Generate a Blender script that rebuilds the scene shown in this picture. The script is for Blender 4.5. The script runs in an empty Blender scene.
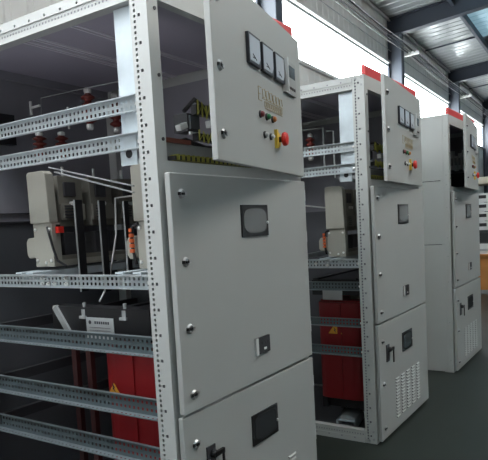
import bpy, math, random
from mathutils import Vector, Matrix
random.seed(7)
C = bpy.context.scene.collection
S = 2.0697          # spacing of the cabinets along the row
W, D, H = 1.13, 1.38, 2.5

# ------------------------------------------------------------------ materials
MATS = {}
def mat(name, col, rough=0.5, metal=0.0, noise=0.0, nscale=6.0, bump=0.0, spec=0.5, emit=None, estr=0.0):
    if name in MATS: return MATS[name]
    m = bpy.data.materials.new(name); m.use_nodes = True
    nt = m.node_tree; b = nt.nodes['Principled BSDF']
    b.inputs['Base Color'].default_value = (*col, 1)
    b.inputs['Roughness'].default_value = rough
    b.inputs['Metallic'].default_value = metal
    b.inputs['Specular IOR Level'].default_value = spec
    if emit:
        b.inputs['Emission Color'].default_value = (*emit, 1); b.inputs['Emission Strength'].default_value = estr
    if noise > 0 or bump > 0:
        tc = nt.nodes.new('ShaderNodeTexCoord'); n = nt.nodes.new('ShaderNodeTexNoise')
        n.inputs['Scale'].default_value = nscale; n.inputs['Detail'].default_value = 5
        nt.links.new(tc.outputs['Object'], n.inputs['Vector'])
        if noise > 0:
            r = nt.nodes.new('ShaderNodeMix'); r.data_type = 'RGBA'
            r.inputs[6].default_value = (*[c * (1 - noise) for c in col], 1)
            r.inputs[7].default_value = (*[min(1, c * (1 + noise)) for c in col], 1)
            nt.links.new(n.outputs['Fac'], r.inputs[0]); nt.links.new(r.outputs[2], b.inputs['Base Color'])
        if bump > 0:
            bp = nt.nodes.new('ShaderNodeBump'); bp.inputs['Strength'].default_value = bump
            nt.links.new(n.outputs['Fac'], bp.inputs['Height']); nt.links.new(bp.outputs['Normal'], b.inputs['Normal'])
    MATS[name] = m
    return m

PAINT = mat('cabinet_paint', (0.50, 0.515, 0.50), 0.42, noise=0.05, nscale=2.5)
DOORP = mat('door_paint', (0.42, 0.43, 0.415), 0.40, noise=0.05, nscale=2.0)
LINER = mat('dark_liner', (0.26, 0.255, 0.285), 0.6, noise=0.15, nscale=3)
ROOFIN = mat('roof_lining', (0.40, 0.375, 0.45), 0.55, noise=0.1, nscale=3)
RIB = mat('roof_rib', (0.75, 0.72, 0.78), 0.45)
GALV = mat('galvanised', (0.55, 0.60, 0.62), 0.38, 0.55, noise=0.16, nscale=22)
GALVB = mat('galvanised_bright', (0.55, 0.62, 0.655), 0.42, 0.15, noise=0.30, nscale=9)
RAILW = mat('galvanised_web_shaded', (0.11, 0.14, 0.15), 0.45, 0.3, noise=0.16, nscale=22)  # galvanised web of the lower rails, shade put into the colour
RAILD = mat('galvanised_rail_shaded', (0.20, 0.235, 0.25), 0.42, 0.4, noise=0.16, nscale=22)  # galvanised flanges of the lower rails, darkened to stand for shade
LINERD = mat('shaded_lower_liner', (0.10, 0.105, 0.115), 0.6, noise=0.15, nscale=3)  # darker copy of the liner, standing for shade low in the cabinets
GALVD = mat('galvanised_dull', (0.40, 0.42, 0.42), 0.5, 0.4, noise=0.15, nscale=20)
STEEL = mat('bright_steel', (0.78, 0.78, 0.76), 0.3, 0.5)
CHROME = mat('lock_chrome', (0.52, 0.52, 0.52), 0.28, 0.6)
BLACK = mat('black_plastic', (0.012, 0.012, 0.014), 0.4)
DKGREY = mat('dark_grey_plastic', (0.045, 0.045, 0.05), 0.5)
SLATE = mat('slate_bezel', (0.03, 0.034, 0.045), 0.4)
DIAL = mat('meter_dial', (0.55, 0.60, 0.66), 0.25)
SCREEN = mat('lcd_grey', (0.10, 0.11, 0.12), 0.2)
PANELG = mat('controller_grey', (0.36, 0.36, 0.35), 0.4)
WHITE = mat('white_plastic', (0.72, 0.73, 0.72), 0.4)
GLASSD = mat('dark_window', (0.035, 0.038, 0.042), 0.15)
GLASSG = mat('grey_window', (0.17, 0.18, 0.18), 0.15)
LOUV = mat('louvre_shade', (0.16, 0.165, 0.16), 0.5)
RED = mat('header_red', (0.62, 0.055, 0.055), 0.45)
COIL = mat('coil_red', (0.25, 0.007, 0.010), 0.45, noise=0.1, nscale=8)
COILD = mat('bar_red', (0.05, 0.012, 0.012), 0.5)
INSUL = mat('insulator_red', (0.15, 0.022, 0.016), 0.35)
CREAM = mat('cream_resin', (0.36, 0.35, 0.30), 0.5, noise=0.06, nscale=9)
CREAMD = mat('cream_dark', (0.20, 0.19, 0.16), 0.6)  # darker cream for poles, base strip and spacer blocks
YEL = mat('yellow', (0.75, 0.52, 0.06), 0.45)
WARN = mat('warning_amber', (0.70, 0.33, 0.03), 0.5)
ESR = mat('stop_red', (0.72, 0.03, 0.02), 0.35)
LRED = mat('lamp_red', (0.22, 0.03, 0.035), 0.3)
LGRN = mat('lamp_green', (0.02, 0.20, 0.07), 0.3)
LYEL = mat('lamp_orange', (0.55, 0.20, 0.06), 0.3)
GOLD = mat('gold_line', (0.44, 0.36, 0.20), 0.5)
ORANGE = mat('cable_orange', (0.65, 0.12, 0.03), 0.5)
WIREY = mat('wire_yellow_green', (0.36, 0.35, 0.06), 0.5)
COPPER = mat('red_brown', (0.22, 0.07, 0.045), 0.5)
PLATE = mat('nameplate_metal', (0.50, 0.52, 0.52), 0.45, 0.3)
INK = mat('ink', (0.05, 0.05, 0.06), 0.6)
WOOD = mat('orange_wood', (0.50, 0.21, 0.055), 0.5, noise=0.15, nscale=5)
CREAMB = mat('cream_board', (0.60, 0.55, 0.44), 0.5)
COLM = mat('column_blue', (0.045, 0.055, 0.075), 0.5, noise=0.12, nscale=2)
COLW = mat('column_web_lit', (0.10, 0.115, 0.14), 0.42)  # column blue lightened for the light caught by the web
FRAMEW = mat('window_frame', (0.70, 0.70, 0.69), 0.45)
CABLE = mat('cable_grey', (0.055, 0.055, 0.06), 0.5)
CABLEW = mat('cable_pale', (0.40, 0.40, 0.40), 0.5)

def rib_mat(name, col, rough, period, axis, strength, metal=0.0):
    m = bpy.data.materials.new(name); m.use_nodes = True
    nt = m.node_tree; b = nt.nodes['Principled BSDF']
    b.inputs['Base Color'].default_value = (*col, 1); b.inputs['Roughness'].default_value = rough
    b.inputs['Metallic'].default_value = metal
    tc = nt.nodes.new('ShaderNodeTexCoord'); n = nt.nodes.new('ShaderNodeTexNoise')
    n.inputs['Scale'].default_value = 1.3
    nt.links.new(tc.outputs['Object'], n.inputs['Vector'])
    r = nt.nodes.new('ShaderNodeMix'); r.data_type = 'RGBA'
    r.inputs[6].default_value = (*[c * .86 for c in col], 1); r.inputs[7].default_value = (*[c * 1.12 for c in col], 1)
    nt.links.new(n.outputs['Fac'], r.inputs[0]); nt.links.new(r.outputs[2], b.inputs['Base Color'])
    w = nt.nodes.new('ShaderNodeTexNoise'); w.inputs['Scale'].default_value = 2.2; w.inputs['Detail'].default_value = 2
    bp = nt.nodes.new('ShaderNodeBump'); bp.inputs['Strength'].default_value = strength; bp.inputs['Distance'].default_value = 0.05
    nt.links.new(tc.outputs['Object'], w.inputs['Vector'])
    nt.links.new(w.outputs['Fac'], bp.inputs['Height']); nt.links.new(bp.outputs['Normal'], b.inputs['Normal'])
    return m
WALLM = rib_mat('wall_sheet', (0.78, 0.77, 0.75), 0.6, 0.2, 0, 0.05)
ROOFM = rib_mat('roof_sheet', (0.55, 0.58, 0.58), 0.25, 0.2, 0, 0.30, 0.25)
SKYL = rib_mat('skylight_sheet', (0.40, 0.55, 0.62), 0.3, 0.2, 0, 0.2, 0.1)
def translucent(m):
    nt = m.node_tree; o = [n for n in nt.nodes if n.type == 'OUTPUT_MATERIAL'][0]; b = nt.nodes['Principled BSDF']
    t = nt.nodes.new('ShaderNodeBsdfTranslucent'); t.inputs[0].default_value = (.014, .0225, .0265, 1); a = nt.nodes.new('ShaderNodeAddShader')
    nt.links.new(b.outputs[0], a.inputs[0]); nt.links.new(t.outputs[0], a.inputs[1]); nt.links.new(a.outputs[0], o.inputs[0])
translucent(SKYL)
FLOORM = mat('floor_epoxy', (0.017, 0.023, 0.019), 0.40, noise=0.18, nscale=1.5, spec=0.35)
def glass_mat():
    m = bpy.data.materials.new('window_glass'); m.use_nodes = True
    nt = m.node_tree; nt.nodes.clear()
    o = nt.nodes.new('ShaderNodeOutputMaterial'); mx = nt.nodes.new('ShaderNodeMixShader')
    t = nt.nodes.new('ShaderNodeBsdfTransparent'); g = nt.nodes.new('ShaderNodeBsdfGlossy')
    t.inputs[0].default_value = (0.95, 0.97, 0.97, 1); g.inputs['Roughness'].default_value = 0.05
    mx.inputs[0].default_value = 0.06
    nt.links.new(t.outputs[0], mx.inputs[1]); nt.links.new(g.outputs[0], mx.inputs[2]); nt.links.new(mx.outputs[0], o.inputs[0])
    return m
GLASS = glass_mat()

# ------------------------------------------------------------------ mesh builder
class MB:
    def __init__(s): s.v = []; s.f = []; s.m = []; s.mats = []
    def mi(s, m):
        if m not in s.mats: s.mats.append(m)
        return s.mats.index(m)
    def face(s, pts, m):
        i = len(s.v); s.v += [tuple(p) for p in pts]; s.f.append(tuple(range(i, i + len(pts)))); s.m.append(s.mi(m))
    def add(s, vs, fs, m):
        i = len(s.v); s.v += [tuple(p) for p in vs]; k = s.mi(m)
        for f in fs: s.f.append(tuple(a + i for a in f)); s.m.append(k)
        return s
    def box(s, x0, x1, y0, y1, z0, z1, m):
        vs = [(x, y, z) for z in (z0, z1) for y in (y0, y1) for x in (x0, x1)]
        return s.add(vs, [(0, 2, 3, 1), (4, 5, 7, 6), (0, 1, 5, 4), (2, 6, 7, 3), (0, 4, 6, 2), (1, 3, 7, 5)], m)
    def bar(s, p0, p1, w, h, m, up=(0, 0, 1)):
        p0, p1, up = Vector(p0), Vector(p1), Vector(up)
        d = (p1 - p0).normalized(); a = d.cross(up)
        if a.length < 1e-4: a = d.cross(Vector((1, 0, 0)))
        a.normalize(); b = a.cross(d).normalized()
        vs = [p + a * w / 2 * i + b * h / 2 * j for p in (p0, p1) for i, j in ((-1, -1), (1, -1), (1, 1), (-1, 1))]
        return s.add(vs, [(0, 1, 2, 3), (7, 6, 5, 4), (0, 4, 5, 1), (1, 5, 6, 2), (2, 6, 7, 3), (3, 7, 4, 0)], m)
    def tube(s, path, r, m, n=8, radii=None):
        P = [Vector(p) for p in path]; vs = []; fs = []
        ref = Vector((0.31, 0.17, 0.93))
        for i, p in enumerate(P):
            d = (P[min(i + 1, len(P) - 1)] - P[max(i - 1, 0)]).normalized()
            a = d.cross(ref)
            if a.length < 1e-3: a = d.cross(Vector((1, 0, 0)))
            a.normalize(); b = d.cross(a).normalized()
            rr = radii[i] if radii else r
            for k in range(n):
                t = 2 * math.pi * k / n; vs.append(p + (a * math.cos(t) + b * math.sin(t)) * rr)
        for i in range(len(P) - 1):
            for k in range(n):
                fs.append((i * n + k, i * n + (k + 1) % n, (i + 1) * n + (k + 1) % n, (i + 1) * n + k))
        fs.append(tuple(range(n - 1, -1, -1))); fs.append(tuple((len(P) - 1) * n + k for k in range(n)))
        return s.add(vs, fs, m)
    def lathe(s, c, prof, m, n=16, axis=2):
        # prof: list of (r, h) along axis from point c
        vs = []; fs = []
        for r, h in prof:
            for k in range(n):
                t = 2 * math.pi * k / n; q = [r * math.cos(t), r * math.sin(t), h]
                if axis == 1: q = [q[0], q[2], q[1]]
                if axis == 0: q = [q[2], q[0], q[1]]
                vs.append((c[0] + q[0], c[1] + q[1], c[2] + q[2]))
        for i in range(len(prof) - 1):
            for k in range(n): fs.append((i * n + k, i * n + (k + 1) % n, (i + 1) * n + (k + 1) % n, (i + 1) * n + k))
        fs.append(tuple(range(n - 1, -1, -1))); fs.append(tuple((len(prof) - 1) * n + k for k in range(n)))
        return s.add(vs, fs, m)
    def prism(s, poly, fn, m):
        # poly: 2-D points; fn(a, b, t) -> xyz for t in 0/1
        n = len(poly); vs = [fn(a, b, t) for t in (0, 1) for a, b in poly]
        fs = [tuple(range(n)), tuple(range(2 * n - 1, n - 1, -1))] + [(i, i + n, (i + 1) % n + n, (i + 1) % n) for i in range(n)]
        return s.add(vs, fs, m)
    def perf(s, fn, a0, a1, b0, b1, holes, m):
        # plate in (a, b) with rectangular holes (ca, cb, w, h); fn(a, b) -> xyz
        A = sorted({round(x, 5) for x in [a0, a1] + [h[0] + k * h[2] / 2 for h in holes for k in (-1, 1)] if a0 - 1e-6 <= x <= a1 + 1e-6})
        B = sorted({round(x, 5) for x in [b0, b1] + [h[1] + k * h[3] / 2 for h in holes for k in (-1, 1)] if b0 - 1e-6 <= x <= b1 + 1e-6})
        vs = [fn(a, b) for a in A for b in B]; nb = len(B); fs = []
        import bisect
        bad = set()
        for h in holes:
            i0 = bisect.bisect_left(A, round(h[0] - h[2] / 2, 5) - 1e-6); i1 = bisect.bisect_left(A, round(h[0] + h[2] / 2, 5) - 1e-6)
            j0 = bisect.bisect_left(B, round(h[1] - h[3] / 2, 5) - 1e-6); j1 = bisect.bisect_left(B, round(h[1] + h[3] / 2, 5) - 1e-6)
            for i in range(i0, i1):
                for j in range(j0, j1): bad.add((i, j))
        for i in range(len(A) - 1):
            for j in range(nb - 1):
                if (i, j) not in bad: fs.append((i * nb + j, (i + 1) * nb + j, (i + 1) * nb + j + 1, i * nb + j + 1))
        return s.add(vs, fs, m)
    def build(s, name, parent=None, loc=(0, 0, 0), rz=0.0, bevel=0.0, smooth=False):
        me = bpy.data.meshes.new(name); me.from_pydata(s.v, [], s.f)
        for m in s.mats: me.materials.append(m)
        me.polygons.foreach_set('material_index', s.m)
        if smooth: me.polygons.foreach_set('use_smooth', [True] * len(s.f))
        me.update()
        o = bpy.data.objects.new(name, me); C.objects.link(o)
        o.location = loc; o.rotation_euler = (0, 0, rz)
        if parent: o.parent = parent
        if bevel:
            b = o.modifiers.new('bevel', 'BEVEL'); b.width = bevel; b.segments = 2; b.limit_method = 'ANGLE'
        return o

def tag(o, label, cat, group=None, kind=None):
    o['label'] = label; o['category'] = cat
    if group: o['group'] = group
    if kind: o['kind'] = kind
    return o
def empty(name, loc, label, cat, group=None, rz=0.0):
    o = bpy.data.objects.new(name, None); C.objects.link(o)
    o.location = loc; o.rotation_euler = (0, 0, rz); o.empty_display_size = 0.1
    return tag(o, label, cat, group)

# ------------------------------------------------------------------ the setting (hall is turned 2.2 degrees to the row)
A0 = math.radians(2.19)
def struct(name, mb, **k):
    o = mb.build(name, rz=A0, **k); o['kind'] = 'structure'; return o
WY = 2.7; SILL, WTOP, ZR = 4.1, 4.99, 5.95; SL = 0.085
U0, U1, WF = -9.0, 42.0, -12.0
def zroof(w): return ZR + SL * (WY - w)
m = MB(); m.face([(U0, WF, 0), (U1, WF, 0), (U1, WY + .1, 0), (U0, WY + .1, 0)], FLOORM); struct('floor', m)
# window wall: profiled sheet (real ribs) below the sill and above the head
m = MB()
def sheet(z0, z1):
    u = U0; P = []
    while u < U1:
        P += [(u, WY), (u + .16, WY), (u + .175, WY - .009), (u + .225, WY - .009), (u + .24, WY)]; u += .24
    for a, b in zip(P[:-1], P[1:]):
        m.face([(a[0], a[1], z0), (b[0], b[1], z0), (b[0], b[1], z1), (a[0], a[1], z1)], WALLM)
sheet(0, SILL); sheet(WTOP, zroof(WY) + .02)
m.box(U0, U1, WY - .05, WY + .06, SILL - .05, SILL, FRAMEW)
struct('wall_back', m)
m = MB(); m.face([(U0, WF, 0), (U0, WY, 0), (U0, WY, 9), (U0, WF, 9)], WALLM); struct('wall_left', m)
m = MB(); m.face([(U1, WF, 0), (U1, WY, 0), (U1, WY, 9), (U1, WF, 9)], WALLM); struct('wall_right', m)
m = MB(); m.face([(U0, WF, 0), (U1, WF, 0), (U1, WF, 9), (U0, WF, 9)], WALLM); struct('wall_front', m)
# roof: ribbed sheet plus a run of translucent sheets beyond the first purlin
m = MB(); u = U0
def roofstrip(u, du, w0, w1, mt):
    pr = [(0, 0), (.14, 0), (.155, .014), (.185, .014), (.20, 0)]
    k = du / .2
    for a, b in zip(pr[:-1], pr[1:]):
        m.face([(u + a[0] * k, w1, zroof(w1) + a[1]), (u + b[0] * k, w1, zroof(w1) + b[1]), (u + b[0] * k, w0, zroof(w0) + b[1]), (u + a[0] * k, w0, zroof(w0) + a[1])], mt)
while u < U1:
    roofstrip(u, .3, 1.28, WY + .05, ROOFM); 
    roofstrip(u, .3, WF, 1.28, SKYL if int((u - U0) / 1.2) % 3 != 2 else ROOFM); u += .3
struct('ceiling', m)
COLS = [-0.4, 5.62, 11.5, 17.5, 23.5, 29.5, 35.5]
for cu in COLS:
    m = MB(); w0, w1 = 2.38, 2.68; zc = 5.9
    m.box(cu, cu + .20, w0, w0 + .014, 0, zc - .3, COLM); m.box(cu, cu + .20, w1 - .014, w1, 0, zc, COLM)
    m.box(cu + .094, cu + .106, w0 + .014, w1 - .014, 0, zc, COLW)
    struct('steel_column', m)
    m = MB()   # rafter with a deep haunch at the column
    b0 = lambda w: 5.57 + (2.38 - w) * .10
    for (f0, f1) in ((0, 0),):
        for w_a, w_b in ((2.68, 2.2), (2.2, 1.9), (1.9, -1.0), (-1.0, WF)):
            la = 5.50 if w_a > 2.3 else b0(w_a) + (.0 if w_a < 2 else .0)
            lb = b0(w_b); ta, tb = zroof(w_a) - .02, zroof(w_b) - .02
            la = 5.57 if w_a > 2.3 else b0(w_a)
            vs = lambda x0, x1, za0, za1, zb0, zb1: [(x0, w_a, za0), (x1, w_a, za0), (x1, w_b, zb0), (x0, w_b, zb0), (x0, w_a, za1), (x1, w_a, za1), (x1, w_b, zb1), (x0, w_b, zb1)]
            fs = [(0, 1, 2, 3), (7, 6, 5, 4), (0, 4, 5, 1), (1, 5, 6, 2), (2, 6, 7, 3), (3, 7, 4, 0)]
            m.add(vs(cu + .09, cu + .11, la, ta, lb, tb), fs, COLM)
            m.add(vs(cu, cu + .20, la, la + .02, lb, lb + .02), fs, COLM)
            m.add(vs(cu, cu + .20, ta - .02, ta, tb - .02, tb), fs, COLM)
    struct('roof_beam', m)
for w in (1.28, -0.4, -2.1, -3.8, -5.5, -7.2, -9.0):
    m = MB(); m.box(U0, U1, w - .035, w + .035, zroof(w) - .17, zroof(w) - .01, COLM); struct('roof_beam_purlin', m)
m = MB(); m.box(U0, U1, WY - .07, WY - .01, zroof(WY) - .06, zroof(WY) - .01, FRAMEW); struct('trim_1', m)
m = MB(); m.box(U0, U1, WY - .055, WY + .02, WTOP - .02, WTOP + .035, FRAMEW); m.box(U0, U1, WY - .03, WY + .02, WTOP - .10, WTOP - .05, GALVD); struct('trim_2', m)
for i in range(len(COLS) - 1):
    a, b = COLS[i] + .1, COLS[i + 1] + .1
    m = MB(); m.face([(a, WY + .02, SILL), (b, WY + .02, SILL), (b, WY + .02, WTOP), (a, WY + .02, WTOP)], GLASS)
    o = struct('window_%d' % (i + 1), m)
    m = MB()
    m.box(a - .03, a + .03, WY - .02, WY + .04, SILL, WTOP, COLM)
    m.box(a, b, WY, WY + .04, SILL, SILL + .03, FRAMEW)
    m.box(a + 2.75, a + 2.77, WY - .01, WY + .01, WTOP - .2, WTOP - .07, DKGREY)
    m.build('window_frame', o)
# slim tie rods between the rafters, midway along each bay
for i in range(1, len(COLS) - 1):
    um = (COLS[i] + COLS[i + 1]) / 2 + .1
    m = MB(); m.tube([(um, 2.65, zroof(2.65) - .05), (um, 1.30, zroof(1.3) - .06)], .022, COLM); struct('roof_beam_tie', m)

# cables on insulated brackets along the columns
for k, cu in enumerate(COLS[2:5]):
    r = empty('cable_bracket', (0, 0, 0), ['white cable bracket with small insulators on the column above the second cabinet',
        'white cable bracket with small insulators on the column above the third cabinet', 'white cable bracket with small insulators on the farthest column in view'][k], 'bracket', 'cable brackets on the columns', rz=A0)
    m = MB(); x = cu + .23; m.bar((x, 2.42, 5.12), (x, 2.05, 5.14), .05, .05, WHITE); m.build('bracket_arm', r)
    for j in range(4):
        m = MB(); w = 2.36 - j * .085
        m.lathe((x, w, 5.145), [(.012, 0), (.022, .012), (.014, .024), (.022, .036), (.012, .05)], WHITE, 8); m.build('insulator', r)
cl = ['cable nearest the wall, running along the top of the columns', 'second cable from the wall running over the column brackets',
      'third cable from the wall running over the column brackets', 'outermost pale cable running over the ends of the column brackets']
for j in range(4):
    w = 2.36 - j * .085; P = []
    for i in range(1, len(COLS) - 1):
        a, b = COLS[i] + .23, COLS[i + 1] + .23
        for t in range(8): P.append((a + (b - a) * t / 8, w, 5.203 - .05 * math.sin(math.pi * t / 8) * (1 + .25 * j)))
    P.append((COLS[-1] + .23, w, 5.205))
    m = MB(); m.tube(P, .0065, CABLEW if j in (0, 3) else CABLE, 6); o = m.build('overhead_cable', rz=A0); tag(o, cl[j], 'cable', 'cables along the window wall')
pl = ['dark conduit running highest on the wall just under the roof', 'thinner dark conduit running on the wall below the highest one', 'thin pale conduit running on the wall above the window']
for z, r_, mt, lb in ((5.64, .022, CABLE, pl[0]), (5.50, .014, CABLE, pl[1]), (5.24, .009, CABLEW, pl[2])):
    m = MB(); m.tube([(U0 + .1, WY - .06, z), (U1 - .1, WY - .06, z)], r_, mt, 8); o = m.build('wall_pipe', rz=A0); tag(o, lb, 'pipe')

# ------------------------------------------------------------------ cabinet pieces
def hole_col(y, z0, z1, pitch, w, zref):
    k0 = math.ceil((z0 - zref) / pitch); k1 = math.floor((z1 - zref) / pitch)
    return [(y, zref + k * pitch, w, w) for k in range(k0, k1 + 1)]
ZT = 2.4537
def corner_post(par, open_side=True):
    m = MB(); ye = .085; xe = .06
    if open_side:
        hs = hole_col(.041, .03, 2.49, .1, .0115, ZT) + hole_col(.063, .03, 2.49, .02, .0100, ZT)
        m.perf(lambda a, b: (0, a, b), 0, ye, 0, H, hs, PAINT)
    else: m.face([(0, 0, 0), (0, ye, 0), (0, ye, H), (0, 0, H)], PAINT)
    m.face([(0, 0, 0), (xe, 0, 0), (xe, 0, H), (0, 0, H)], PAINT)
    m.face([(xe, 0, 0), (xe, .06, 0), (xe, .06, H), (xe, 0, H)], PAINT)
    m.face([(0, ye, 0), (.03, ye, 0), (.03, ye, H), (0, ye, H)], PAINT)
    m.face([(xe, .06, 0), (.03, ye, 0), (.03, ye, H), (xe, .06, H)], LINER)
    m.face([(0, 0, H), (xe, 0, H), (xe, .06, H), (.03, ye, H), (0, ye, H)], PAINT)
    m.build('corner_post', par)
def plain_post(par, x0, y0, wx=.06):
    m = MB(); m.box(x0, x0 + wx, y0, y0 + .085, 0, H, PAINT); m.build('corner_post', par)
def side_beam(par, z0, z1, top=True):
    m = MB(); y0, y1 = .086, D - .086
    zb = 2.474 if top else .026; zs = 2.445 if top else .058
    hs = [(y, zb, .010, .010) for y in [.262 + .1 * k - .1 for k in range(11)]] + [(.10 + .02 * k, zs, .008, .009) for k in range(59)]
    zf = (zb + zs) / 2 + (.003 if top else -.003)
    up_, lo_ = [h for h in hs if h[1] > zf], [h for h in hs if h[1] < zf]
    xo, xi = (-.004, 0) if top else (0, -.004)
    m.perf(lambda a, b: (xo, a, b), y0, y1, zf, z1, up_, PAINT); m.perf(lambda a, b: (xi, a, b), y0, y1, z0, zf, lo_, PAINT)
    m.face([(xo, y0, zf), (xi, y0, zf), (xi, y1, zf), (xo, y1, zf)], PAINT)
    m.face([(0, y0, z0), (.05, y0, z0), (.05, y1, z0), (0, y1, z0)], PAINT)
    m.face([(0, y0, z1), (.05, y0, z1), (.05, y1, z1), (0, y1, z1)], PAINT)
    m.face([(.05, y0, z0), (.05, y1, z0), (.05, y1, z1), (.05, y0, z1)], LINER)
    m.build('side_beam', par)
def rail(par, z0, z1, bolts=(), pat=.025):
    """perforated C-channel: web set back, flanges turned outward"""
    G_ = GALV if z0 > 1.2 else RAILD  # lower rails take the shade-darkened galvanised colours
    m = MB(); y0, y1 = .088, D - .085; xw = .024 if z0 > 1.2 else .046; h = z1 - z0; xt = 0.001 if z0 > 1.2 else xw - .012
    hs = []
    n = int((y1 - y0 - .04) / pat)
    for k in range(n):
        y = y0 + .02 + pat * k
        for zz in (.30, .70): hs.append((y, z0 + h * zz, .0105, .012))
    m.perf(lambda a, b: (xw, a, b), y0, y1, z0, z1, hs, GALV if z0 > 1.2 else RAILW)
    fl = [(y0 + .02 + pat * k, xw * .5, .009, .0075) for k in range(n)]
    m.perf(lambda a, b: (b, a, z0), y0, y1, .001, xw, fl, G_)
    m.face([(xt, y0, z1), (xt, y1, z1), (xw, y1, z1), (xw, y0, z1)], G_)
    m.face([(.001, y0, z0), (.001, y1, z0), (.001, y1, z0 + .005), (.001, y0, z0 + .005)], G_); m.face([(xt, y0, z1), (xt, y1, z1), (xt, y1, z1 - .004), (xt, y0, z1 - .004)], G_)
    o = m.build('mounting_rail', par)
    for (y, zf) in bolts:
        b = MB(); b.lathe((xw - .001, y, z0 + h * zf), [(.011, 0), (.011, -.008), (.006, -.008), (.006, -.016)], STEEL, 6, 0); b.build('bolt', o)
    b = MB(); b.lathe((xw - .001, y0 + .012, z0 + h * .45), [(.009, 0), (.009, -.006), (.004, -.008)], STEEL, 8, 0); b.build('bolt', o)

def lock(par, s, z, y=0.0):
    m = MB(); x = -s
    m.lathe((x, y, z), [(.019, 0), (.019, -.003), (.014, -.009), (.011, -.009), (.010, -.006)], CHROME, 14, 1)
    m.box(x - .006, x + .009, y - .0112, y - .006, z - .005, z + .004, BLACK)
    m.box(x - .022, x - .010, y - .009, y - .001, z - .006, z + .006, BLACK); m.box(x + .012, x + .025, y - .009, y - .001, z - .007, z + .004, CHROME)
    m.build('lock', par, smooth=False)
def door_leaf(par, name, w, z0, z1, hx, ang):
    m = MB(); m.box(-w, 0, 0, .0255, z0, z1, DOORP)
    o = m.build(name, par, (hx, -.0315, 0), ang, bevel=.004)
    return o
def hinge(par, z):
    m = MB(); m.tube([(.003, .008, z - .028), (.003, .008, z + .028)], .0055, WHITE, 8); m.build('hinge', par)

def meter(par, s0, s1, z0=2.211, z1=2.331):
    m = MB(); a, b = -s0, -s1     # s0 > s1, so a < b
    m.box(a, b, -.014, 0, z0, z1, SLATE)
    e = .009
    poly = [(a + e, z0 + e * 1.2), (b - e * 3.2, z0 + e * 1.2), (b - e, z0 + e * 4), (b - e, z1 - e), (a + e, z1 - e)]
    m.prism(poly, lambda p, q, t: (p, -.0145 + .001 * t - .0006, q), DIAL)
    cx = (a + b) / 2
    m.bar((cx + .012, -.0158, z0 + .022), (cx - .03, -.0158, z0 + .04), .003, .0015, INK, (0, 1, 0))
    m.bar((cx - .03, -.0155, z0 + .026), (cx - .008, -.0155, z0 + .026), .004, .001, INK, (0, 1, 0))
    m.build('panel_meter', par)
def controller(par):
    m = MB(); a, b, z0, z1 = -.293, -.118, 2.182, 2.338
    m.box(a, b, -.012, 0, z0, z1, PANELG)
    m.box(a - .004, a + .004, -.030, 0, z0, z1, WHITE)
    m.box(-.232, -.135, -.0135, -.012, 2.262, 2.318, SCREEN)
    for k in range(4): m.box(-.245 + .03 * k, -.230 + .03 * k, -.0155, -.012, 2.205, 2.217, DKGREY)
    for k in range(3): m.box(-.26, -.25, -.0135, -.012, 2.27 + .016 * k, 2.276 + .016 * k, DKGREY)
    m.build('controller', par)
def mimic(par):
    """thin gold mimic diagram under the meters"""
    m = MB(); y = -.0012
    def L(*P):
        for p, q in zip(P[:-1], P[1:]): m.bar((p[0], y, p[1]), (q[0], y, q[1]), .0024, .0020, GOLD, (0, 1, 0))
    L((-.605, 2.140), (-.645, 2.140), (-.645, 2.085), (-.605, 2.085)); L((-.645, 2.112), (-.615, 2.112))
    x = -.595
    for k in range(6):
        z = 2.136 - .001 * k
        L((x, z), (x + .032, z + .006), (x + .040, z - .026), (x + .006, z - .034), (x, z)); x += .046
    L((-.60, 2.098), (-.32, 2.096)); x = -.57
    for k in range(8):
        L((x, 2.088), (x + .018, 2.090), (x + .018, 2.068), (x, 2.066), (x, 2.088)); x += .031
    L((-.57, 2.060), (-.33, 2.060))
    m.build('mimic_diagram', par)
def pilot(par, name, s, z, mt, d=.0155, k=.82):
    m = MB(); m.lathe((-s, 0, z), [(d, 0), (d, -.006), (d * .85, -.008)], DKGREY, 14, 1)
    m.lathe((-s, -.008, z), [(d * k, 0), (d * k * .95, -.008), (d * k * .55, -.0125)], mt, 14, 1)
    m.build(name, par)
def estop(par, s, z):
    m = MB(); m.lathe((-s, 0, z), [(.033, 0), (.033, -.0045)], YEL, 18, 1)
    m.box(-s - .050, -s - .030, -.014, 0, z - .042, z + .040, YEL)
    m.lathe((-s, -.0045, z), [(.013, 0), (.013, -.022)], DKGREY, 12, 1)
    m.lathe((-s, -.026, z), [(.016, .004), (.030, 0), (.032, -.010), (.027, -.018), (.008, -.021)], ESR, 18, 1)
    m.build('emergency_stop', par, smooth=False)
def rounded_window(par, name, s0, s1, z0, z1, frame, pane, f=.022, bulge=True):
    m = MB(); a, b = -s0, -s1
    m.box(a, b, -.006, 0, z0, z1, frame)
    # barrel-shaped pane
    P = []; cx, cz = (a + b) / 2, (z0 + z1) / 2; hw, hh = (b - a) / 2 - f, (z1 - z0) / 2 - f
    n = 28; e = 5.0 if not bulge else 3.2
    for k in range(n):
        t = 2 * math.pi * k / n; c, s_ = math.cos(t), math.sin(t)
        P.append((cx + hw * math.copysign(abs(c) ** (2 / e), c), cz + hh * math.copysign(abs(s_) ** (2 / e), s_)))
    m.prism(P, lambda p, q, t: (p, -.0075 + .002 * t, q), pane)
    o = m.build(name, par)
    k = MB(); k.lathe((b - f * .55, -.006, cz - .01), [(.007, 0), (.007, -.004), (.003, -.006)], STEEL, 8, 1); k.build('catch', o)
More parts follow.
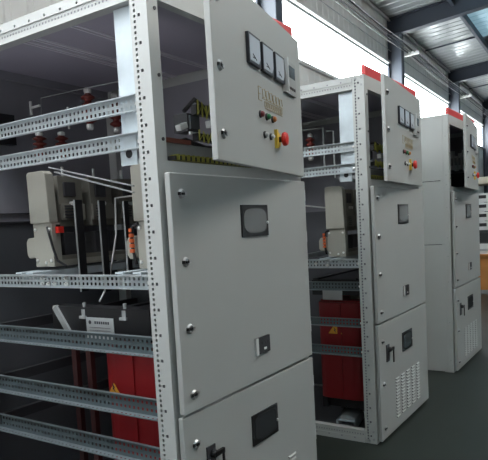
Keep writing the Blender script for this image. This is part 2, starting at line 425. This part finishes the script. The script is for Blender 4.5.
def socket_plate(par, s0, s1, z0, z1):
    m = MB(); a, b = -s0, -s1
    m.box(a, b, -.008, 0, z0, z1, PANELG)
    m.box(a, a + (b - a) * .14, -.012, -.0, z0, z1, WHITE)
    m.box(a + (b - a) * .15, b, -.0095, -.0, z0, z1, DKGREY)
    cx = (a + b) / 2 + .012
    for dx in (-.022, .004, .024): m.box(cx + dx - .004, cx + dx + .004, -.0105, -.009, z1 - .034, z1 - .020, BLACK)
    m.box(cx - .008, cx + .012, -.0125, -.009, z0 + .016, z0 + .026, WHITE)
    m.build('key_plate', par)
def turn_handle(par, s, z):
    m = MB(); m.box(-s - .034, -s + .022, -.006, 0, z - .085, z + .035, DKGREY)
    m.lathe((-s, -.006, z), [(.018, 0), (.018, -.012), (.014, -.020)], BLACK, 12, 1)
    m.box(-s - .006, -s + .055, -.030, -.018, z - .010, z + .010, BLACK)
    m.box(-s + .046, -s + .055, -.028, -.020, z - .10, z + .010, BLACK)
    m.build('turn_handle', par)
def louvres(par, s0, s1, z0, z1):
    m = MB(); m.box(-s0, -s1, -.0004, .0, z0, z1, DOORP); nc, nr = 5, 13; cw = (s0 - s1) / nc; rh = (z1 - z0) / nr
    for i in range(nc):
        for j in range(nr):
            a = -s0 + i * cw + cw * .16; b = a + cw * .66; z = z0 + j * rh
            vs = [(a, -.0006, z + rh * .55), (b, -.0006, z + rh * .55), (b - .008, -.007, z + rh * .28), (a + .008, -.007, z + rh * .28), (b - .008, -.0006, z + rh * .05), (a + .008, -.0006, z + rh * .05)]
            m.add(vs, [(0, 3, 2, 1)], PAINT); m.add(vs, [(3, 5, 4, 2), (0, 5, 3), (1, 2, 4)], LOUV)  # slat tops painted lighter as lit, undersides coloured darker as shade
    m.build('louvres', par)

def cabinet(i, label, up_ang, rails, closed_side):
    x = S * i
    r = empty('switchgear_cabinet', (x, 0, 0), label, 'cabinet', 'row of grey switchgear cabinets')
    corner_post(r, not closed_side); plain_post(r, W - .06, 0); plain_post(r, 0, D - .085, .04); plain_post(r, W - .06, D - .085)
    # front rails of the frame
    m = MB(); m.box(.06, W - .06, 0, .04, 2.415, H, PAINT); m.build('front_beam', r)
    m = MB(); m.box(.06, W - .06, 0, .04, 1.76, 1.822, PAINT); m.build('front_beam', r)
    m = MB(); m.box(.06, W - .06, .002, .04, .80, .86, PAINT); m.build('front_beam', r)
    m = MB(); m.box(.06, W - .06, .002, .04, 0, .085, PAINT); m.build('front_beam', r)
    for z in (2.379, 2.137, 1.901):
        m = MB(); m.lathe((.042, 0, z), [(.007, 0), (.007, -.004), (.003, -.004)], DKGREY, 8, 1); m.build('latch_pin', r)
    # corner plate bolts at the foot and the top of the side post
    if not closed_side:
        for y, z in ((.022, .03), (.022, .085), (.055, .02), (.02, 2.44), (.02, 2.485), (.06, 2.485)):
            m = MB(); m.lathe((0, y, z), [(.008, 0), (.008, -.004)], GALVD, 8, 0); m.build('corner_bolt', r)
    # roof, floor pan, back and right panels
    m = MB(); m.box(.0, W, .0, D, H, H + .004, PAINT); m.box(.06, W - .06, .04, D - .05, 2.452, 2.455, ROOFIN)
    rp = m.build('roof_panel', r)
    m = MB()
    for y in (.50, .525, .755, .78, .82, .845):
        m.box(.07, W - .06, y, y + .008, 2.444, 2.452, RIB)
    m.build('roof_rib', rp)
    m = MB(); m.box(.06, W - .06, D - .05, D, 2.41, H, LINER); m.build('back_beam', r)
    m = MB(); m.box(.03, W - .02, D - .02, D - .012, 1.644, 2.41, LINER); m.box(.03, W - .02, D - .02, D - .012, .03, 1.644, LINERD); m.box(0, W, D - .012, D, .0, H, PAINT)  # lower sheet uses the liner colour darkened for shade
    m.box(.03, W - .02, D - .032, D - .02, 1.64, 1.648, DKGREY); m.box(.03, W - .02, D - .032, D - .02, 1.688, 1.694, DKGREY)
    m.box(.03, .36, D - .06, D - .02, 2.06, 2.22, BLACK)
    m.build('back_panel', r)
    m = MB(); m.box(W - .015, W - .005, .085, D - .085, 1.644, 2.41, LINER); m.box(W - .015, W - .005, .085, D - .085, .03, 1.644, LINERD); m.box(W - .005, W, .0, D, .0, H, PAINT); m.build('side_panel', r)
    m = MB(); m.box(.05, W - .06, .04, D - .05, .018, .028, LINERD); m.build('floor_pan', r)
    for z in (1.13, .87, .67):
        m = MB(); m.box(.04, W - .06, 1.20, 1.23, z - .05, z, DKGREY); m.build('back_rail', r)
    # red header along the front of the roof
    m = MB(); m.prism([(.0, 2.504), (.0, 2.560), (.006, 2.570), (.026, 2.574), (.026, 2.504)], lambda p, q, t: (.03 + (W - .05) * t, p, q), RED)
    m.build('header_strip', r)
    if closed_side:
        m = MB()
        for z0, z1 in ((.006, 1.262), (1.268, 1.880), (1.886, H - .002)):
            m.box(-.002, .012, .05, D - .01, z0, z1, PAINT)
        m.build('side_panel', r, bevel=.002)
        for z in (.12, .5, .9, 1.15, 1.33, 1.62, 1.84, 1.93, 2.3):
            m = MB(); m.lathe((0, .028, z), [(.006, 0), (.006, -.003)], GALVD, 8, 0); m.build('panel_screw', r)
    else:
        side_beam(r, 2.418, H, True); side_beam(r, .0, .085, False)
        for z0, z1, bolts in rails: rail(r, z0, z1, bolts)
        # bright galvanised upright plate behind the corner post, with its cable-hole tab
        m = MB()
        ring = [(.160 + .017 * math.cos(t * math.pi / 8), 1.862 + .017 * math.sin(t * math.pi / 8)) for t in range(16)]
        m.box(.030, .034, .09, .198, 1.905, 2.414, GALVB)
        out = [(.120, 1.818), (.205, 1.818), (.205, 1.905), (.120, 1.905)]
        m.box(.022, .026, .118, .206, 1.818, 1.93, GALVB)
        g = m.build('gusset_plate', r)
        m = MB(); m.prism(ring, lambda p, q, t: (.0215 - .001 * t, p, q), BLACK); m.build('cable_hole', g)
    # doors
    up = door_leaf(r, 'upper_door', 1.09, 1.797, 2.49, 1.112, math.radians(up_ang))
    meter(up, .762, .628); meter(up, .601, .462); meter(up, .434, .302); controller(up); mimic(up)
    for s, mt in ((.636, LRED), (.556, LGRN), (.478, LYEL)): pilot(up, 'indicator_light', s, 2.025, mt)
    for s in (.594, .515): pilot(up, 'push_button', s, 1.944, WHITE, .0150, .62)
    estop(up, .410, 1.943)
    for z in (2.379, 2.137, 1.896): lock(up, 1.037, z)
    md = door_leaf(r, 'middle_door', 1.10, .843, 1.772, 1.112, math.radians((.75, .3, .3)[i]))
    for z in (1.693, 1.432, 1.172, .911): lock(md, 1.037, z)
    rounded_window(md, 'viewing_window', .634, .408, 1.507, 1.650, BLACK, GLASSG, .016)
    socket_plate(md, .575, .454, .964, 1.041)
    for z in (1.70, 1.48, 1.0): hinge(md, z)
    ld = door_leaf(r, 'lower_door', 1.10, .018, .829, 1.112, math.radians(.15))
    for z in (.706, .405, .095): lock(ld, 1.03, z)
    rounded_window(ld, 'viewing_window', .628, .403, .553, .694, BLACK, GLASSD, .016, False)
    turn_handle(ld, .935, .635)
    louvres(ld, .82, .215, .095, .40)
    for z in (.7, .4, .1): hinge(ld, z)
    return r

R1 = [(2.015, 2.078, ()), (1.875, 1.938, ()), (1.331, 1.388, ((.745, .28), (.705, .28), (.665, .28), (.745, .72), (.585, .28), (.585, .72))), (1.062, 1.136, ()), (.806, .880, ()), (.606, .678, ())]
R2 = [(2.015, 2.080, ()), (1.872, 1.936, ()), (1.226, 1.289, ((.42, .5), (.33, .3))), (1.068, 1.127, ()), (.812, .868, ()), (.605, .667, ())]
cabinet(0, 'nearest grey switchgear cabinet, open-sided, its upper door standing widest ajar', 11.7, R1, False)
cabinet(1, 'middle grey switchgear cabinet of the row, open side showing a red transformer', 5.2, R2, False)
cabinet(2, 'farthest grey switchgear cabinet, with its side closed by plain panels', 6.7, (), True)

# ------------------------------------------------------------------ equipment inside the cabinets
def cross_rail(x0, y, z, x1=1.05):
    m = MB(); m.box(x0, x1, y, y + .045, z, z + .006, GALVB); m.box(x0, x1, y, y + .005, z - .03, z, GALVB); return m
def switch_unit(x, y, z0, z1, zs, label, clip):
    """cream three-pole switch: end plate facing the open side, poles running along +X"""
    r = empty('pole_switch', (x, y, z0), label, 'switch', 'cream pole switches in the cabinets')
    h = z1 - z0; zs -= z0; w = .145
    m = MB(); pts = [(0, zs), (w, zs), (w, h - .01), (w - .012, h), (.03, h), (.008, h - .014)]
    m.prism(pts, lambda p, q, t: (.0 + .05 * t - .012, p, q), CREAM); m.build('end_cover', r, bevel=.004)
    m = MB(); m.box(0, .05, .004, w - .004, 0, zs, CREAM)
    b = m.build('end_plate', r, bevel=.003)
    for yy, zz in ((.02, .03), (.06, .02), (.125, .03), (.02, zs - .03), (.125, zs - .03)):
        k = MB(); k.lathe((0, yy, zz), [(.008, 0), (.008, -.005), (.003, -.007)], STEEL, 8, 0); k.build('bolt', b)
    m = MB(); m.prism([(w, .045), (w + .06, .04), (w + .074, .06), (w + .074, .12), (w + .06, .14), (w, .145)], lambda p, q, t: (.01 + .03 * t, p, q), CREAM); m.build('lifting_lug', r, bevel=.006)
    for k in range(3):
        px = .075 + .20 * k; m = MB()
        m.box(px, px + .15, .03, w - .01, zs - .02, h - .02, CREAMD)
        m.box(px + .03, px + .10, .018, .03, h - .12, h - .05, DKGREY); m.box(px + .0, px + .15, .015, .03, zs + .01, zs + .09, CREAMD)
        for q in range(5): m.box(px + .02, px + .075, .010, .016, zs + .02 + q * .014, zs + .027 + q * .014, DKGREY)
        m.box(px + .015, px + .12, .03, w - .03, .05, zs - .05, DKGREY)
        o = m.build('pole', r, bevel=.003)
        k2 = MB(); k2.tube([(px + .07, .028, h - .155), (px + .07, .0, h - .155)], .011, STEEL, 8); k2.build('terminal_stud', o)
        if clip == 'red': k2 = MB(); k2.tube([(px + .07, .07, h - .02), (px + .07, .07, h + .03)], .007, STEEL, 8); k2.build('pole_stud', o)
    m = MB(); m.box(.05, .70, .01, w - .01, 0, .03, CREAM); m.box(.05, .70, .012, .03, .03, .05, CREAMD); m.build('base_bar', r)
    m = MB()
    if clip == 'red':
        m.box(.02, .05, -.022, .002, zs - .05, zs - .02, ESR)
        m.tube([(-.004, .03, zs - .02), (-.012, .012, zs - .05), (-.008, -.005, zs - .12), (.0, -.02, .03), (.02, -.06, .0)], .006, BLACK, 6)
        m.box(.025, .05, .002, .03, zs - .04, zs - .01, BLACK)
    else:
        m.tube([(-.006, w - .02, zs - .01), (-.012, w + .006, zs - .02), (-.012, w + .018, zs - .07), (-.01, w + .016, zs - .12), (.0, w + .01, .02)], .008, BLACK, 6)
        for q in range(5): m.lathe((-.012, w + .018, zs - .045 - q * .022), [(.011, 0), (.012, .008), (.011, .016)], ORANGE, 8)
    m.build('control_lead', r)
    return r
switch_unit(.15, .818, 1.412, 1.868, 1.622, 'cream three-pole switch with red clip at the rear of the nearest cabinet', 'red')
switch_unit(.17, .150, 1.398, 1.840, 1.602, 'cream switch with orange lead half hidden behind the nearest cabinet corner post', 'orange')
switch_unit(S + .15, .24, 1.295, 1.80, 1.497, 'cream switch standing upright inside the open side of the middle cabinet', 'orange')
# bars that carry them (bolted across the frame: parts of the cabinets)
cabs = [o for o in C.objects if o.name.startswith('switchgear_cabinet')]
for cab, ys, z in ((cabs[0], (.85, .93, .17, .27), 1.396), (cabs[1], (.265, .37, .80), 1.293)):
    for y in ys: cross_rail(.03, y - .02, z - .006).build('cross_rail', cab)

def insulator(x, y, z0, z1, label):
    r = empty('post_insulator', (x, y, z0), label, 'insulator', 'red post insulators')
    h = z1 - z0; m = MB(); prof = [(.016, .14 * h)]
    n = 4
    for k in range(n):
        b = .14 * h + .72 * h * k / n; s = .72 * h / n
        prof += [(.017, b + s * .1), (.036, b + s * .35), (.036, b + s * .55), (.018, b + s * .85)]
    prof.append((.016, .86 * h)); m.lathe((0, 0, 0), prof, INSUL, 16); m.build('shed_body', r, smooth=True)
    for a, b in ((0, .15), (.85, 1)):
        m = MB(); m.lathe((0, 0, a * h), [(.015, 0), (.020, (b - a) * h * .3), (.020, (b - a) * h * .8), (.012, (b - a) * h)], STEEL, 12); m.build('end_cap', r)
insulator(.5, .89, 2.10, 2.315, 'red ribbed post insulator rising above the top rail of nearest cabinet')
insulator(.7, .90, 2.105, 2.318, 'red ribbed post insulator beside the bright plate of the nearest cabinet')
insulator(.5, 1.12, 1.96, 2.12, 'dim red insulator low between the two top rails, right of its pair')
insulator(.34, 1.10, 1.95, 2.10, 'dim red insulator low between the two top rails, left of its pair')
insulator(S + .4, .615, 2.03, 2.235, 'red ribbed post insulator in the top of the middle cabinet')

def rod(name, path, r, mt, label, cat, group=None, n=8):
    m = MB(); m.tube(path, r, mt, n); return tag(m.build(name), label, cat, group)
def flat(name, x, y, z0, z1, w, label, group):
    """black flat bar with a pale strip as its edge highlight"""
    m = MB(); m.box(x, x + w, y - .004, y + .004, z0, z1, BLACK); m.box(x - .003, x, y - .005, y + .005, z0, z1, GALVD)
    return tag(m.build(name), label, 'busbar', group)
G = 'flat busbars in the nearest cabinet'
flat('busbar', .258, .775, 1.28, 1.727, .045, 'black flat busbar with bright edge nearest the rear cream switch', G)
flat('busbar', .412, .775, 1.26, 1.724, .04, 'second black flat busbar right of the rear cream switch', G)
flat('busbar', .450, .640, 1.30, 1.712, .03, 'black busbar standing left of the orange-lead switch', G)
rod('bent_rod', [(.47, .577, 1.735), (.47, .715, 1.733), (.47, .727, 1.547), (.47, .805, 1.30), (.4, .81, 1.21)], .005, STEEL, 'thin bent steel rod dropping past the busbars to the transformer', 'rod')
rod('tie_rod', [(.1, .705, 1.846), (.1, .224, 1.718)], .0040, GALVD, 'lower of two steel tie rods sloping between the cream switches', 'rod', 'tie rods between the cream switches')
rod('tie_rod', [(.1, .742, 1.870), (.1, .222, 1.744)], .0036, GALVD, 'upper of two steel tie rods sloping between the cream switches', 'rod', 'tie rods between the cream switches')
rod('earth_wire', [(.4, 1.146, 2.20), (.4, 1.137, 2.288), (.4, .86, 2.282), (.4, .58, 2.273), (.4, .30, 2.266)], .0022, GALVD, 'thin bright wire strung above the top rail of the nearest cabinet', 'wire')
m = MB(); m.bar((.33, 1.135, 2.26), (.33, 1.135, 2.19), .014, .008, STEEL); m.bar((.33, 1.135, 2.226), (.33, 1.06, 2.228), .010, .010, STEEL)
tag(m.build('terminal_lug'), 'small bright T-shaped lug high at the back of the nearest cabinet', 'lug')
m = MB(); m.bar((.4, .932, 2.21), (.4, .936, 2.10), .008, .008, STEEL); tag(m.build('contact_pin'), 'short bright pin left of the first red insulator', 'pin')
G2 = 'bars in the top of the middle cabinet'
rod('busbar', [(S + .4, .68, 2.27), (S + .4, .501, 2.263), (S + .4, .499, 1.93)], .007, GALVD, 'bent bright bar left in the top of the middle cabinet', 'busbar', G2)
rod('busbar', [(S + .4, .475, 2.235), (S + .4, .419, 2.230), (S + .4, .417, 1.88)], .007, GALVD, 'bent bright bar beside the pale plate of the middle cabinet', 'busbar', G2)
rod('earth_wire', [(S + .4, .98, 2.30), (S + .4, .663, 2.318), (S + .4, .30, 2.335)], .003, GALVD, 'thin dotted wire under the roof of the middle cabinet', 'wire')
rod('tie_rod', [(S + .3, .75, 1.70), (S + .3, .45, 1.655)], .006, STEEL, 'steel rod left of the cream switch in the middle cabinet', 'rod')

def transformer(x0, y0, ztop, label, cw):
    """dry-type transformer: three cast red coils in a row along X, black clamps"""
    r = empty('dry_transformer', (x0, y0, .03), label, 'transformer', 'red dry transformers')
    w = cw; zb, zt = .24, ztop - .03
    def rr(hw, hh, e=5.0, n=32):
        P = []
        for k in range(n):
            t = 2 * math.pi * k / n; c, s = math.cos(t), math.sin(t)
            P.append((hw * math.copysign(abs(c) ** (2 / e), c), hh * math.copysign(abs(s) ** (2 / e), s)))
        return P
    for k in range(3):
        m = MB(); cx = .13 + .29 * k
        for a, b, g in ((zb - .03, zt - .03, 0), (zt - .03, zt - .015, -.01)):
            m.prism(rr(.135 + g, w / 2 + g), lambda p, q, t: (cx + p, q, a + (b - a) * t), COIL)
        o = m.build('coil', r, bevel=.004)
        if k == 0:
            m2 = MB(); m2.box(-.012, .012, -.014, .014, zb - .02, zt - .04, COIL); m2.build('coil_rib', o)
        m2 = MB()
        for a in (-.08, .08): m2.box(cx - .03, cx + .03, a - .03, a + .03, zt - .02, zt + .03, CREAMD)
        m2.build('spacer_block', o)
    m = MB(); m.box(-.02, .86, -.19, -.15, ztop, ztop + .12, BLACK); m.box(-.02, .86, .15, .19, ztop, ztop + .12, BLACK)
    m.box(.0, .84, -.15, .15, ztop + .01, ztop + .11, BLACK); m.build('top_clamp', r)
    m = MB(); m.box(.02, .86, -.17, -.13, .13, .21, BLACK); m.box(.02, .86, .13, .17, .13, .21, BLACK)
    m.box(.40, .48, -.20, .20, .0, .13, BLACK); m.box(.72, .80, -.20, .20, .0, .13, BLACK); m.box(.06, .84, -.13, .13, .13, .21, BLACK); m.build('bottom_clamp', r)
    return r
T1 = transformer(.17, .375, 1.055, 'red dry transformer with black top beam and nameplate in the nearest cabinet', .40)
# long black terminal beam over the first transformer, with nameplate, terminals and bracket
m = MB(); m.box(-.03, .05, -.15, .48, 1.055, 1.195, BLACK); b = m.build('terminal_beam', T1)
def lug(y, z, par, r=.016):
    k = MB(); k.lathe((-.02, y, z), [(r, 0), (r, .03), (r * .55, .03), (r * .55, .06)], GALVD, 10); k.box(-.04, .0, y - .02, y + .02, z - .012, z, GALVD); k.build('terminal', par)
lug(.26, 1.155, b); lug(0, 1.158, b)
k = MB(); k.box(-.034, -.030, .065, .24, 1.045, 1.15, PLATE)
k.lathe((-.0345, .215, 1.128), [(.009, 0), (.009, -.001)], INK, 12, 0)
for q in range(7): k.box(-.0352, -.034, .185 - q * .014 - .009, .185 - q * .014, 1.122, 1.134, INK)
for q in range(3): k.box(-.0352, -.034, .085, .22, 1.078 + q * .013, 1.0795 + q * .013, INK)
k.build('nameplate', b)
k = MB(); k.bar((-.035, .45, 1.19), (-.035, .36, 1.07), .012, .03, GALVD); k.lathe((-.04, .45, 1.185), [(.014, 0), (.014, .02)], STEEL, 8, 0); k.build('stay_bracket', b)
for y in (.235, .335):
    k = MB(); k.box(-.03, -.005, y, y + .03, .12, 1.05, COILD); k.build('lead_bar', T1)
def warn(par, y, z, s=.055):
    k = MB(); k.prism([(y - s, z), (y + s, z), (y, z + s * 1.35)], lambda p, q, t: (-.009 - .002 * t, p, q), WARN)
    k.prism([(y + .012, z + .05), (y - .006, z + .028), (y + .004, z + .028), (y - .010, z + .006), (y + .010, z + .024), (y, z + .024)], lambda p, q, t: (-.0115 - .0006 * t, p, q), INK)
    k.build('warning_sign', par)
for o in list(T1.children):
    if o.name.startswith('coil') and not o.name.startswith('coil.'): warn(o, .115, .80, .036)
T2 = transformer(S + .155, .318, .99, 'red dry transformer with amber warning sign in the middle cabinet', .37)
c2 = [o for o in T2.children if o.name.startswith('coil')]
warn(c2[0], .032, .70)
k = MB(); k.box(-.042, -.038, -.05, .105, .955, 1.032, PLATE); k.box(-.038, -.025, -.19, .19, .99, 1.10, BLACK)
k.build('nameplate', T2)
m = MB()  # loose square steel channel on the floor pan
P0, P1 = Vector((S + .10, .275, .032)), Vector((S + .42, .33, .032))
d = (P1 - P0).normalized(); n = Vector((-d.y, d.x, 0))
for a0, a1, b0, b1 in ((-.07, .07, 0, .012), (-.07, -.057, 0, .072), (.057, .07, 0, .072), (-.07, .07, .060, .072)):
    vs = [p + n * a + Vector((0, 0, bz)) for p in (P0, P1) for a, bz in ((a0, b0), (a1, b0), (a1, b1), (a0, b1))]
    m.add(vs, [(0, 1, 2, 3), (7, 6, 5, 4), (0, 4, 5, 1), (1, 5, 6, 2), (2, 6, 7, 3), (3, 7, 4, 0)], GALVB)
tag(m.build('box_channel'), 'loose grey steel box section lying on the floor pan of the middle cabinet', 'steel section')

def wiring(x, label, full):
    r = empty('control_gear', (x, 0, 1.83), label, 'control gear', 'control gear behind the upper doors')
    m = MB(); m.box(.24, 1.0, .18, .34, .02, .045, GALVD); m.box(.24, 1.0, .18, .185, .045, .10, GALVD); m.build('gear_tray', r)
    m = MB(); m.box(.25, .42, .165, .18, .10, .118, COPPER); m.build('earth_bar', r)
    m = MB()
    for k in range(56): m.box(.27 + k * .0115, .278 + k * .0115, .135, .178, .022, .040 + .004 * (k % 3), WIREY if k % 3 else BLACK)
    m.build('terminal_strip', r)
    m = MB(); m.box(.435, .515, .19, .27, .165, .245, DKGREY); m.box(.442, .508, .178, .19, .175, .235, SCREEN)
    for k in range(3): m.box(.44 + .026 * k, .456 + .026 * k, .18, .19, .148, .163, WHITE)
    m.build('relay', r)
    m = MB(); m.bar((.355, .18, .168), (.405, .18, .186), .03, .026, WHITE); m.build('connector', r, bevel=.003)
    m = MB(); m.bar((.500, .125, .192), (.555, .125, .200), .03, .032, WHITE); m.build('connector', r, bevel=.003)
    for base, rad in ((.255, .036), (.135, .026)):
        m = MB(); P = []
        for k in range(44): P.append((.43 + .010 * k, .122 + .008 * (k % 3), base + rad * (1 if k % 2 else -1) * (.7 + .3 * math.sin(k * 1.7))))
        m.bar((.44, .155, base), (.97, .155, base), .03, rad * 1.2, BLACK); m.tube(P, .0045, WIREY, 5); m.build('wire_loom', r)
    m = MB(); m.tube([(.50, .26, .27), (.56, .24, .33), (.66, .26, .31), (.80, .26, .33), (.95, .24, .28)], .010, BLACK, 8); m.tube([(.36, .24, .10), (.45, .22, .13), (.62, .24, .11), (.9, .25, .12)], .012, BLACK, 8); m.build('cable_bundle', r)
wiring(0, 'control relays and yellow-green wiring behind the ajar upper door of nearest cabinet', True)
wiring(S + .06, 'dark relays and wiring behind the upper door of the middle cabinet', False)
r = empty('control_gear', (2 * S, 0, 1.83), 'pale relay boxes in the upper opening of the farthest cabinet', 'control gear', 'control gear behind the upper doors')
m = MB(); m.box(.2, 1.0, .30, .36, .0, .10, BLACK); m.box(.25, .55, .28, .34, .08, .24, BLACK); m.build('gear_tray', r)
for k in range(4):
    m = MB(); m.box(.98, 1.055, .075 + .042 * k, .108 + .042 * k, .20 + .015 * (k % 2), .42 - .03 * (k % 3), WHITE); m.box(.972, .98, .08 + .042 * k, .103 + .042 * k, .26, .34, PANELG); m.build('relay', r)
m = MB(); m.box(.95, 1.06, .06, .26, .02, .17, BLACK); m.build('duct', r)

# ------------------------------------------------------------------ workbench with instruments beyond the last cabinet
bx, by = 10.2, -.35
r = empty('workbench', (bx, by, 0), 'orange wooden workbench beyond the farthest cabinet', 'workbench')
BW, BL = .9, 1.75     # depth along X, length along Y
m = MB(); m.box(0, BW, 0, BL, .70, .75, WOOD); m.build('bench_top', r, bevel=.006)
m = MB(); m.box(.06, BW - .06, .06, BL - .06, .50, .70, WOOD); m.build('apron', r)
for x, y in ((.05, .05), (BW - .13, .05), (.05, BL - .13), (BW - .13, BL - .13)):
    m = MB(); m.box(x, x + .08, y, y + .08, 0, .70, WOOD); m.build('leg', r)
m = MB(); m.box(.03, .05, .1, BL - .1, .06, .52, WOOD); m.build('front_board', r)
r2 = empty('instrument_shelf', (bx, by, .75), 'cream-topped shelf rack standing on the orange workbench', 'shelf')
for y in (.08, BL - .12):
    for x in (.12, BW - .1):
        m = MB(); m.box(x, x + .03, y, y + .04, 0, 1.34, DKGREY); m.build('upright', r2)
m = MB(); m.box(.02, BW, .02, BL - .02, 1.34, 1.47, CREAMB); m.build('top_board', r2, bevel=.01)
m = MB(); m.box(.05, BW - .05, .05, BL - .05, .44, .46, DKGREY); m.build('shelf_board', r2)
def instrument(z, h, label, name='bench_instrument', cat='instrument', body=WHITE, slot=BLACK, grp='white instruments stacked on the shelf'):
    o = empty(name, (bx + .06, by + .15, z), label, cat, grp)
    m = MB(); m.box(0, .55, 0, BL - .3, 0, h, body); m.build('case', o, bevel=.008)
    for k in range(3):
        y0 = .25 + .42 * k
        m = MB(); m.box(-.006, 0, y0, y0 + .16, h * .42, h * .80, slot); m.build('display', o)
        m = MB(); m.box(-.004, 0, y0 - .2, y0 - .03, h * .22, h * .28, INK); m.build('vent_slot', o)
zs = 1.212
for k, lb in enumerate(('lowest of four white instruments stacked on the shelf', 'second white instrument up in the shelf stack', 'third white instrument up in the shelf stack', 'topmost of four white instruments stacked on the shelf')):
    instrument(zs, .165, lb); zs += .178
o = empty('equipment_box', (bx + .06, by + .16, .75), 'low pale box lying on the orange bench under the dark unit', 'box'); m = MB(); m.box(0, .6, 0, BL - .34, 0, .20, WHITE); m.box(-.006, 0, .1, BL - .35, .06, .10, GALVD); m.build('case', o, bevel=.006)
o = empty('dark_instrument', (bx + .08, by + .15, .95), 'dark-fronted unit between the pale box and the white instruments', 'instrument'); m = MB(); m.box(0, .55, 0, BL - .3, 0, .235, DKGREY); m.build('case', o, bevel=.006); m = MB(); m.box(-.005, 0, .06, BL - .36, .03, .20, GLASSD); m.build('screen', o)

# ------------------------------------------------------------------ light
w = bpy.data.worlds.new('sky'); bpy.context.scene.world = w; w.use_nodes = True
nt = w.node_tree; bg = nt.nodes['Background']; bg.inputs[0].default_value = (0.93, 0.97, 1.0, 1); bg.inputs[1].default_value = 13.0
def area(name, loc, tgt, sx, sy, power, col=(1, 1, 1)):
    l = bpy.data.lights.new(name, 'AREA'); l.shape = 'RECTANGLE'; l.size = sx; l.size_y = sy; l.energy = power; l.color = col
    o = bpy.data.objects.new(name, l); C.objects.link(o); o.location = loc
    o.rotation_euler = (Vector(tgt) - Vector(loc)).to_track_quat('-Z', 'Y').to_euler(); return o
area('skylight_lamp', (3, -2.5, 5.5), (2.4, -.2, 1.8), 9, 1.6, 218, (1, .955, .895))
area('left_window_lamp', (-.9, .4, 4.35), (.1, .35, 2.2), 1.6, 1.0, 46, (.95, .97, 1)).data.spread = math.radians(110)
lb = area('interior_fill_lamp', (-2.2, .45, .9), (.45, .62, 2.42), 1.2, 1.2, 1.9, (.96, .94, 1)); lb.data.spread = math.radians(48)  # added fill aimed up into the nearest cabinet, no actual source there
# ------------------------------------------------------------------ camera
cam = bpy.data.cameras.new('camera'); co = bpy.data.objects.new('camera', cam); C.objects.link(co)
yaw, pitch, roll, f = 0.98481, -0.08537, -0.05482, 587.116
cy, sy, cp, sp = math.cos(yaw), math.sin(yaw), math.cos(pitch), math.sin(pitch)
fw = Vector((sy * cp, cy * cp, sp)); rt = Vector((cy, -sy, 0)); up = rt.cross(fw)
c, s = math.cos(roll), math.sin(roll)
r2_ = c * rt + s * up; u2 = -s * rt + c * up
M = Matrix((r2_, u2, -fw)).transposed().to_4x4(); M.translation = Vector((-1.67308, -1.48892, 1.56167)); co.matrix_world = M
cam.sensor_width = 36; cam.lens = f * 36 / 488; cam.shift_x = -(247.834 - 244) / 488; cam.shift_y = (274.993 - 230) / 488
cam.clip_start = .05; cam.clip_end = 200
sc = bpy.context.scene; sc.camera = co
sc.view_settings.view_transform = 'Standard'; sc.view_settings.look = 'None'; sc.view_settings.exposure = 0
sc.cycles.use_denoising = True; sc.cycles.max_bounces = 6
